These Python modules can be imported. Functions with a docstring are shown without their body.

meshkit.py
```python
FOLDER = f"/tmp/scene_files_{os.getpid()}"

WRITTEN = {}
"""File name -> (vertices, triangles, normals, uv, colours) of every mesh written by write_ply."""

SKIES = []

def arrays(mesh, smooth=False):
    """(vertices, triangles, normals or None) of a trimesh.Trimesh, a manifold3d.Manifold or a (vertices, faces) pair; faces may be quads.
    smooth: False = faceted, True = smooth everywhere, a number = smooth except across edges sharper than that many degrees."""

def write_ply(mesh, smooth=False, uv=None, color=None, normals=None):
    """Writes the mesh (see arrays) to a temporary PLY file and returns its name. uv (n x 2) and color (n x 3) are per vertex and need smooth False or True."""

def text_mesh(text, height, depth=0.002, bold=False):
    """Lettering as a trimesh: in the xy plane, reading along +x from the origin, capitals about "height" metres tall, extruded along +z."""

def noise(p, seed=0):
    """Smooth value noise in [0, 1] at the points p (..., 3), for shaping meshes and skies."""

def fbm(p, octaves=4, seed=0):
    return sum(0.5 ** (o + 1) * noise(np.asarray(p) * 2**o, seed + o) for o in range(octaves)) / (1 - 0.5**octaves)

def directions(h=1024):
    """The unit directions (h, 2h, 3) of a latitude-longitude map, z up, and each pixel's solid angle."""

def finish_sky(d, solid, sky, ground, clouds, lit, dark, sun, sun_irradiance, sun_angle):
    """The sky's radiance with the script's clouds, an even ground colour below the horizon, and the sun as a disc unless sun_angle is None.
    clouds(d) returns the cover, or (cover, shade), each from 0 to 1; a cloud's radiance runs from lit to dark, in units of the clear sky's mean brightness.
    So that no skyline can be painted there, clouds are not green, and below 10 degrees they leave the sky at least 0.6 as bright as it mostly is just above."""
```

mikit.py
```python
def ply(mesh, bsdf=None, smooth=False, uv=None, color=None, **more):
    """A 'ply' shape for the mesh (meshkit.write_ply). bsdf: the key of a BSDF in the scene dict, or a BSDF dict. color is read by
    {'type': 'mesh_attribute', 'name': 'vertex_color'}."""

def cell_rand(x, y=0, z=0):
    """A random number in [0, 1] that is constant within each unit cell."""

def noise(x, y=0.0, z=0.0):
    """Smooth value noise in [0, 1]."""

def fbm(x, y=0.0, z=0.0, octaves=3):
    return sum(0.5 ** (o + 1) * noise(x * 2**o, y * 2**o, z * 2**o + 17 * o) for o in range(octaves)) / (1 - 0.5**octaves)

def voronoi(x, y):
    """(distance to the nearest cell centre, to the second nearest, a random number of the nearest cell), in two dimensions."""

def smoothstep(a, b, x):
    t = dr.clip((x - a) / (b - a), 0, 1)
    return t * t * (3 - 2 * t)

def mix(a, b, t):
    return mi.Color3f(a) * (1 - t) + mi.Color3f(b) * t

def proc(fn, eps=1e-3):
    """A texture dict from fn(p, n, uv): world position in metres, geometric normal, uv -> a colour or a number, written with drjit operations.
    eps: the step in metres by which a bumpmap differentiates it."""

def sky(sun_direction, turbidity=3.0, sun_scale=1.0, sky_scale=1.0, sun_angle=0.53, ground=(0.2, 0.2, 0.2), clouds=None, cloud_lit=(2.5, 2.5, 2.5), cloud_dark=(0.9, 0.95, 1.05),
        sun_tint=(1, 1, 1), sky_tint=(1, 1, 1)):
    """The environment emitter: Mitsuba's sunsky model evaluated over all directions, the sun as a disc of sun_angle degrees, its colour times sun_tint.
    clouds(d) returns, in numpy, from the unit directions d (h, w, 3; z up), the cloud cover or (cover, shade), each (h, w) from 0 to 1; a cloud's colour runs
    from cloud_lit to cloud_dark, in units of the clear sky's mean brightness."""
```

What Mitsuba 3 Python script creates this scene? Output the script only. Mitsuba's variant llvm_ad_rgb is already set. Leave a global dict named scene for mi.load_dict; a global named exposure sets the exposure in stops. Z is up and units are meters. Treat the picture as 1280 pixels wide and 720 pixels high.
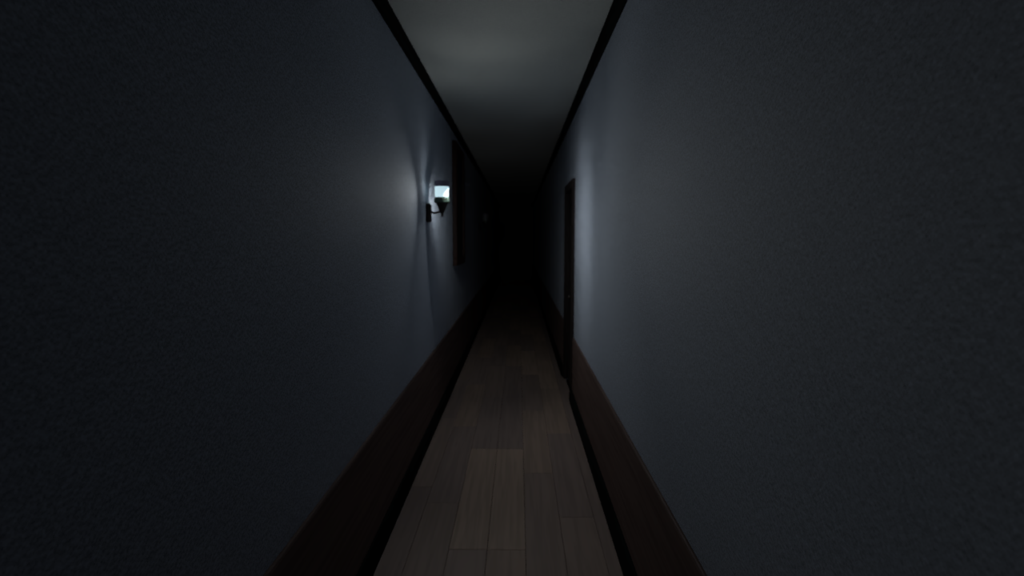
import math, random
import numpy as np, trimesh, drjit as dr, mitsuba as mi
from shapely.geometry import Polygon, box as sbox
import mikit
T = mi.ScalarTransform4f
random.seed(7)
scene, labels = {'type': 'scene'}, {}

# ---------------------------------------------------------------- camera, light level
F_PX, EYE = 700.0, 1.45                       # focal length in pixels of the 1280 px wide frame, eye height
PITCH, YAW = math.atan((360 - 298) / F_PX), math.atan((648 - 640) / F_PX)
fwd = np.array([-math.sin(YAW) * math.cos(PITCH), math.cos(YAW) * math.cos(PITCH), -math.sin(PITCH)])
scene['camera'] = {
    'type': 'thinlens', 'fov_axis': 'x', 'fov': 2 * math.degrees(math.atan(640 / F_PX)),
    'aperture_radius': 0.0022, 'focus_distance': 1.1, 'near_clip': 0.02, 'far_clip': 60.0,
    'to_world': T().look_at(origin=[0, 0, EYE], target=[float(fwd[0]), float(fwd[1]), float(EYE + fwd[2])], up=[0, 0, 1])}
exposure = 0.0
LIGHT = np.array([0.95, 1.00, 1.01])           # cold lamp colour

# ---------------------------------------------------------------- measures (x across, y along the corridor, z up)
XL, XR, H = -0.663, 0.492, 2.567
Y0, Y1 = -4.0, 20.0
BASE_H, BASE_T = 0.577, 0.012
DOOR_Y0, DOOR_Y1, DOOR_H = 4.99, 5.72, 1.90     # the door opening in the right wall
CASE = 0.07                                    # width of the door casing
LAMP_Y, LAMP_Z = 4.07, 1.79

# ---------------------------------------------------------------- materials
def plaster(base, amount):
    def fn(p, n, uv):
        g = mikit.fbm(p.x * 190, p.y * 190, p.z * 190, octaves=3)
        blot = mikit.fbm(p.x * 1.7, p.y * 1.7, p.z * 1.7, octaves=3)
        k = 1 + amount * (g - 0.5) * 2 + 0.10 * (blot - 0.5)
        return mi.Color3f(*base) * k
    return {'type': 'twosided', 'b': {'type': 'principled', 'base_color': mikit.proc(fn), 'roughness': 0.8, 'specular': 0.2}}

def wood(base, dark, axis, seed=0.0, rough=0.6, spec=0.2):
    """Grain running along the axis: 0 = x, 1 = y, 2 = z."""
    def fn(p, n, uv):
        c = [p.x, p.y, p.z]
        s = [55.0, 55.0, 55.0]; s[axis] = 2.6
        g = mikit.fbm(c[0] * s[0] + seed, c[1] * s[1] + seed, c[2] * s[2], octaves=3)
        return mikit.mix(base, dark, mikit.smoothstep(0.3, 0.75, g))
    return {'type': 'twosided', 'b': {'type': 'principled', 'base_color': mikit.proc(fn), 'roughness': rough, 'specular': spec}}

scene['wall_paint'] = plaster((0.322, 0.357, 0.418), 0.48)
scene['ceiling_paint'] = plaster((0.68, 0.70, 0.65), 0.14)
scene['base_wood'] = wood((0.145, 0.100, 0.088), (0.110, 0.075, 0.067), 1, spec=0.05)
scene['door_wood'] = wood((0.040, 0.030, 0.028), (0.022, 0.016, 0.015), 2, 3.0)
scene['frame_wood'] = wood((0.040, 0.017, 0.012), (0.020, 0.009, 0.007), 2, 9.0)
scene['shadow_strip_black'] = wood((0.016, 0.017, 0.016), (0.011, 0.012, 0.011), 1, 5.0, 0.9, 0.0)  # near-black colour for the strips that imitate corner and floor-edge shadow
TONES = [((0.47, 0.345, 0.275), (0.40, 0.293, 0.235)), ((0.415, 0.31, 0.265), (0.36, 0.27, 0.23)),
         ((0.54, 0.395, 0.31), (0.455, 0.335, 0.262)), ((0.385, 0.29, 0.255), (0.33, 0.25, 0.222))]
for i, (a, b) in enumerate(TONES):
    scene[f'plank_wood_{i}'] = wood(a, b, 1, 13.0 * i, 0.55)
scene['subfloor'] = {'type': 'diffuse', 'reflectance': {'type': 'rgb', 'value': [0.02, 0.017, 0.016]}}
scene['canvas_paint'] = plaster((0.022, 0.022, 0.024), 0.2)
scene['dark_bronze'] = {'type': 'twosided', 'b': {'type': 'principled', 'base_color': {'type': 'rgb', 'value': [0.03, 0.02, 0.017]}, 'roughness': 0.55, 'metallic': 0.4}}
scene['frosted_glass'] = {'type': 'twosided', 'b': {'type': 'principled', 'base_color': {'type': 'rgb', 'value': [0.30, 0.32, 0.33]}, 'roughness': 0.35}}
scene['brass'] = {'type': 'roughconductor', 'material': 'Cu', 'alpha': 0.3}

# ---------------------------------------------------------------- mesh helpers
def box(x0, x1, y0, y1, z0, z1):
    m = trimesh.creation.box((x1 - x0, y1 - y0, z1 - z0))
    m.apply_translation(((x0 + x1) / 2, (y0 + y1) / 2, (z0 + z1) / 2))
    return m

def cbox(x0, x1, y0, y1, z0, z1, c):
    """A box with chamfered edges: the hull of its 24 inset corners."""
    pts = []
    for sx in (0, 1):
        for sy in (0, 1):
            for sz in (0, 1):
                p = [(x0, x1)[sx], (y0, y1)[sy], (z0, z1)[sz]]
                d = [(c, -c)[sx], (c, -c)[sy], (c, -c)[sz]]
                for k in range(3):
                    q = list(p)
                    for j in range(3):
                        if j != k: q[j] += d[j]
                    pts.append(q)
    return trimesh.convex.convex_hull(np.array(pts))

def lathe(profile, n=40):
    return trimesh.creation.revolve(np.array(profile, float), sections=n)

def extrude_y(poly, y0, y1):
    """A profile in (x, z) run along the corridor."""
    m = trimesh.creation.extrude_polygon(poly, y1 - y0, engine='earcut')
    M = np.array([[1, 0, 0, 0], [0, 0, 1, y0], [0, 1, 0, 0], [0, 0, 0, 1.0]])
    m.apply_transform(M); m.invert() if m.volume < 0 else None
    return m

def wall_mesh(poly, x0, x1):
    """A wall outline in (y, z) with openings, from x0 to x1."""
    m = trimesh.creation.extrude_polygon(poly, x1 - x0, engine='earcut')
    M = np.array([[0, 0, 1, x0], [1, 0, 0, 0], [0, 1, 0, 0], [0, 0, 0, 1.0]])
    m.apply_transform(M)
    return m

def numbered(key):
    if key not in scene and key not in labels: return key
    i = 1
    while f'{key}_{i:03d}' in scene or f'{key}_{i:03d}' in labels: i += 1
    return f'{key}_{i:03d}'

def put(key, mesh, bsdf, smooth=False, **more):
    key = numbered(key)
    scene[key] = mikit.ply(mesh, bsdf, smooth, **more)
    return key

def structure(key, label, **more):
    labels[key] = {'label': label, 'kind': 'structure', **more}

# ---------------------------------------------------------------- the corridor
put('floor', box(XL - .1, XR + .1, Y0, Y1, -0.10, -0.012), 'subfloor')
structure('floor', 'dark brown wood plank floor of the narrow corridor')
put('ceiling', box(XL - .1, XR + .1, Y0, Y1, H, H + .1), 'ceiling_paint')
structure('ceiling', 'plain pale ceiling above the corridor')
put('wall_left', box(XL - .12, XL, Y0, Y1, -.1, H), 'wall_paint')
structure('wall_left', 'blue-grey left wall carrying the lit wall lamp')
opening = sbox(DOOR_Y0, -.2, DOOR_Y1, DOOR_H)
put('wall_right', wall_mesh(sbox(Y0, -.1, Y1, H).difference(opening), XR, XR + .12), 'wall_paint')
structure('wall_right', 'blue-grey right wall, brightest opposite the lit lamp')
put('wall_end', box(XL - .12, XR + .12, Y1, Y1 + .12, -.1, H + .1), 'wall_paint')
structure('wall_end', 'end wall lost in the dark at the far end of the corridor')
put('wall_back', box(XL - .12, XR + .12, Y0 - .12, Y0, -.1, H + .1), 'wall_paint')
structure('wall_back', 'end wall of the corridor behind the viewer')

# floor planks, each a piece of its own
GAP = 0.0013
edges = [XL] + [x for x in (-0.505, -0.325, -0.145, 0.035, 0.215, 0.395) if XL < x < XR] + [XR]
starts = {3: 1.06, 2: 1.06, 4: 0.2, 1: 0.60, 5: 0.75, 0: 0.4, 6: 0.3}
fixed = {(2, 6): 2, (3, 6): 2, (2, 7): 3, (3, 7): 3, (1, 6): 3, (1, 5): 1, (4, 6): 0, (4, 5): 1, (3, 5): 0, (2, 5): 1, (5, 6): 3}
last = None
for r, (a, b) in enumerate(zip(edges[:-1], edges[1:])):
    y = Y0 - starts.get(r, 0)
    k = 0
    while y < Y1:
        e = min(y + 1.26, Y1)
        y0 = max(y, Y0)
        if e - y0 > .05:
            c = random.choice([k for k in range(4) if k != last]); last = c
            c = fixed.get((r, k), {0: 1 + 2 * (k % 2), 6: 3}.get(r, c))
            lift = random.uniform(-.0006, .0006)
            m = cbox(a + GAP / 2, b - GAP / 2, y0 + GAP / 2, e - GAP / 2, -0.012, lift, 0.0015)
            put('floor__plank', m, f'plank_wood_{c}')
        y += 1.26; k += 1

# tall dark baseboards: board with a rounded cap
def board_profile(side):
    s = 1 if side > 0 else -1
    x = XR if side > 0 else XL
    pts = [(0, 0.001), (BASE_T, 0.001), (BASE_T, BASE_H - .010), (BASE_T - .003, BASE_H - .003), (BASE_T - .007, BASE_H), (0, BASE_H)]
    return Polygon([(x - s * u, z) for u, z in pts])
put('baseboard_left', extrude_y(board_profile(-1), Y0, Y1), 'base_wood')
structure('baseboard_left', 'tall dark brown wooden baseboard along the left wall')
bb = trimesh.util.concatenate([extrude_y(board_profile(1), Y0, DOOR_Y0 - CASE), extrude_y(board_profile(1), DOOR_Y1 + CASE, Y1)])
put('baseboard_right', bb, 'base_wood')
structure('baseboard_right', 'tall dark brown wooden baseboard along the right wall, broken by the door')

# added black strips: contact shadow along the floor edge, built as shape and colour
def foot_shadow_profile(side):
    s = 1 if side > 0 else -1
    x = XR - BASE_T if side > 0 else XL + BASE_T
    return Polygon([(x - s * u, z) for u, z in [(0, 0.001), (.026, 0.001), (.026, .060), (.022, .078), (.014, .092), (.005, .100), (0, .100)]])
put('shadow_strip_3', extrude_y(foot_shadow_profile(-1), Y0, Y1), 'shadow_strip_black', 40)
structure('shadow_strip_3', 'added black strip standing in for the shadow at the foot of the left baseboard')
put('shadow_strip_4', trimesh.util.concatenate([extrude_y(foot_shadow_profile(1), Y0, DOOR_Y0 - CASE), extrude_y(foot_shadow_profile(1), DOOR_Y1 + CASE, Y1)]), 'shadow_strip_black', 40)
structure('shadow_strip_4', 'added black strip standing in for the shadow at the foot of the right baseboard')

# added dark cove strips that imitate the soft shadow in the ceiling corners
def corner_shadow_profile(side, s=0.046):
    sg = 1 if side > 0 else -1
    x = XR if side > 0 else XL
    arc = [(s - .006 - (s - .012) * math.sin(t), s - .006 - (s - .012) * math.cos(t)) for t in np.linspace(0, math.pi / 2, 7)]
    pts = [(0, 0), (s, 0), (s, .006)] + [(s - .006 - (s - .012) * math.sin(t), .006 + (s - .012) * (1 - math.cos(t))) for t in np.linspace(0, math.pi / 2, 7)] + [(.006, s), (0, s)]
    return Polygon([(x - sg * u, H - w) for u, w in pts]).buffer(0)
for k, side in ((1, -1), (2, 1)):
    put(f'shadow_strip_{k}', extrude_y(corner_shadow_profile(side), Y0, Y1), 'shadow_strip_black', 40)
    structure(f'shadow_strip_{k}', f'added dark cove strip standing in for the corner shadow between the ceiling and the {"left" if side < 0 else "right"} wall')

# the door in the right wall: leaf with two sunk panels, casing, knob
leaf = wall_mesh(sbox(DOOR_Y0 + .007, .006, DOOR_Y1 - .007, DOOR_H - .007).difference(sbox(DOOR_Y0 + .12, .18, DOOR_Y1 - .12, .85)).difference(sbox(DOOR_Y0 + .12, .98, DOOR_Y1 - .12, DOOR_H - .13)),
                 XR + .020, XR + .060)
put('door_1', leaf, 'door_wood')
structure('door_1', 'dark wooden door in the right wall past the bright patch of light')
put('door_1__panel', cbox(XR + .032, XR + .050, DOOR_Y0 + .119, DOOR_Y1 - .119, .179, .851, .003), 'door_wood')
put('door_1__panel', cbox(XR + .032, XR + .050, DOOR_Y0 + .119, DOOR_Y1 - .119, .979, DOOR_H - .129, .003), 'door_wood')
case = sbox(DOOR_Y0 - CASE, 0.001, DOOR_Y1 + CASE, DOOR_H + CASE).difference(sbox(DOOR_Y0, -.1, DOOR_Y1, DOOR_H))
lining = sbox(DOOR_Y0, 0.001, DOOR_Y1, DOOR_H).difference(sbox(DOOR_Y0 + .004, -.1, DOOR_Y1 - .004, DOOR_H - .004))
put('door_1__casing', trimesh.util.concatenate([wall_mesh(case, XR - .022, XR), wall_mesh(lining, XR, XR + .10)]), 'door_wood')
knob = lathe([(0, 0), (.026, 0), (.026, .006), (.009, .010), (.009, .030), (.022, .038), (.027, .050), (.022, .062), (0, .066)], 24)
knob.apply_transform(trimesh.transformations.rotation_matrix(-math.pi / 2, [0, 1, 0]))
knob.apply_translation((XR + .0205, DOOR_Y0 + .065, .92))
put('door_1__knob', knob, 'dark_bronze', 30)

# ---------------------------------------------------------------- the picture on the left wall past the lamp
PY0, PY1, PZ0, PZ1 = 5.66, 6.52, 1.17, 2.42
def picture():
    key = 'picture_frame'
    labels[key] = {'label': 'dark picture in a reddish-brown wooden frame on the left wall past the lamp', 'category': 'picture'}
    w = .075
    parts = [(PY0, PY1, PZ1 - w, PZ1), (PY0, PY1, PZ0, PZ0 + w), (PY0, PY0 + w, PZ0 + w, PZ1 - w), (PY1 - w, PY1, PZ0 + w, PZ1 - w)]
    for a, b, c, d in parts:
        put(key + '__frame_rail', cbox(XL + .001, XL + .045, a, b, c, d, .006), 'frame_wood')
    put(key + '__canvas', box(XL + .004, XL + .022, PY0 + w - .004, PY1 - w + .004, PZ0 + w - .004, PZ1 - w + .004), 'canvas_paint')
picture()

# ---------------------------------------------------------------- wall lamps
def sconce(y, z, lit, label):
    """Back plate on the left wall, an arm, a pointed cup and a frosted glass shade."""
    key = numbered('wall_lamp')
    labels[key] = {'label': label, 'category': 'wall lamp'}
    cx = XL + .112                               # axis of the shade
    def at(m): m.apply_translation((cx, y, z)); return m
    put(key + '__back_plate', cbox(XL, XL + .030, y - .040, y + .040, z - .225, z - .092, .008), 'dark_bronze')
    path = np.array([(XL + .028 - cx, 0, -.150), (-.050, 0, -.158), (-.022, 0, -.150), (0, 0, -.128)])
    import manifold3d as m3
    arm = m3.Manifold()
    for p, q in zip(path[:-1], path[1:]):
        arm += m3.Manifold.batch_hull([m3.Manifold.sphere(.007, 16).translate(tuple(p)), m3.Manifold.sphere(.007, 16).translate(tuple(q))])
    mm = arm.to_mesh()
    put(key + '__arm', at(trimesh.Trimesh(mm.vert_properties[:, :3], mm.tri_verts)), 'dark_bronze', 40)
    put(key + '__cup', at(lathe([(0, -.185), (.006, -.183), (.010, -.174), (.008, -.168), (.016, -.150), (.028, -.120), (.040, -.092), (.040, -.086), (0, -.086)])), 'dark_bronze', 30)
    put(key + '__gallery', at(lathe([(0, -.086), (.050, -.086), (.056, -.080), (.056, -.052), (.050, -.046), (0, -.046)])), 'shade_rim', 30)
    glass = at(lathe([(.046, -.047), (.050, -.044), (.052, .030), (.046, .030), (.045, -.040), (.0, -.040)]))
    put(key + '__collar', at(lathe([(.045, .031), (.052, .031), (.053, .062), (.050, .070), (.046, .072), (.043, .068), (.046, .060)])), 'collar_glass', 30)
    more = {}
    if lit:
        more['emitter'] = {'type': 'area', 'radiance': {'type': 'rgb', 'value': [0.50, 0.70, 0.78]}}
    put(key + '__shade', glass, 'frosted_glass', 30, **more)
    return cx
scene['shade_rim'] = {'type': 'twosided', 'b': {'type': 'principled', 'base_color': {'type': 'rgb', 'value': [0.06, 0.09, 0.07]}, 'roughness': 0.4}}
scene['collar_glass'] = {'type': 'twosided', 'b': {'type': 'principled', 'base_color': {'type': 'rgb', 'value': [0.20, 0.17, 0.24]}, 'roughness': 0.35}}
cx = sconce(LAMP_Y, LAMP_Z, True, 'lit wall lamp with a glowing white glass shade on the left wall')
sconce(9.35, LAMP_Z, False, 'unlit wall lamp, a faint grey spot deep in the dark end of the corridor')
# the lit lamp's light: a soft flood across the corridor and a beam thrown along it towards the near end
def spot(name, offset, direction, power, beam, cutoff):
    o = np.array([cx, LAMP_Y, LAMP_Z]) + offset
    scene[name] = {'type': 'spot', 'intensity': {'type': 'rgb', 'value': [float(power * c) for c in LIGHT]}, 'beam_width': beam, 'cutoff_angle': cutoff,
                   'to_world': T().look_at(origin=o.tolist(), target=(o + np.array(direction)).tolist(), up=[0, 0.1, 1])}
def toward(az, el):
    a, e = math.radians(az), math.radians(el)
    return [math.sin(a) * math.cos(e), -math.cos(a) * math.cos(e), math.sin(e)]
FRONT, REAR, TOP, RIM = [.062, -.055, .01], [.03, .066, .0], [.02, -.02, .085], [.055, -.03, .10]
SIDE = [-.005, -.085, .01]    # in front of, behind and above the glass
for name, o, az, el, cutoff, power in (('lamp_ceiling_beam', TOP, 28, 20, 45, .200), ('lamp_up_light', TOP, 30, 55, 88, .059), ('lamp_rim_beam', RIM, 20, 28, 30, .200),
  ('lamp_rim_light', RIM, 45, 45, 60, .028), ('lamp_low_side_light', FRONT, 90, -30, 45, .23), ('lamp_beam', FRONT, 14, -12, 44, .93), ('lamp_wide_beam', FRONT, 20, -12, 50, .88),
                                       ('lamp_long_beam', FRONT, 11, -6, 20, 1.65), ('lamp_side_light', FRONT, 86, -18, 62, .56), ('lamp_side_light_rear', FRONT, 120, -16, 48, .66),
                                       ('lamp_floor_light', FRONT, 45, -50, 60, .36), ('lamp_floor_light_rear', FRONT, 130, -50, 88, .235),
                                       ('lamp_wall_glow', SIDE, -55, 12, 78, .022), ('lamp_rear_light', REAR, 180, -20, 40, .58), ('lamp_rear_wall_light', REAR, 200, -20, 60, .19)):
    spot(name, o, toward(az, el), power, cutoff * .1, cutoff)
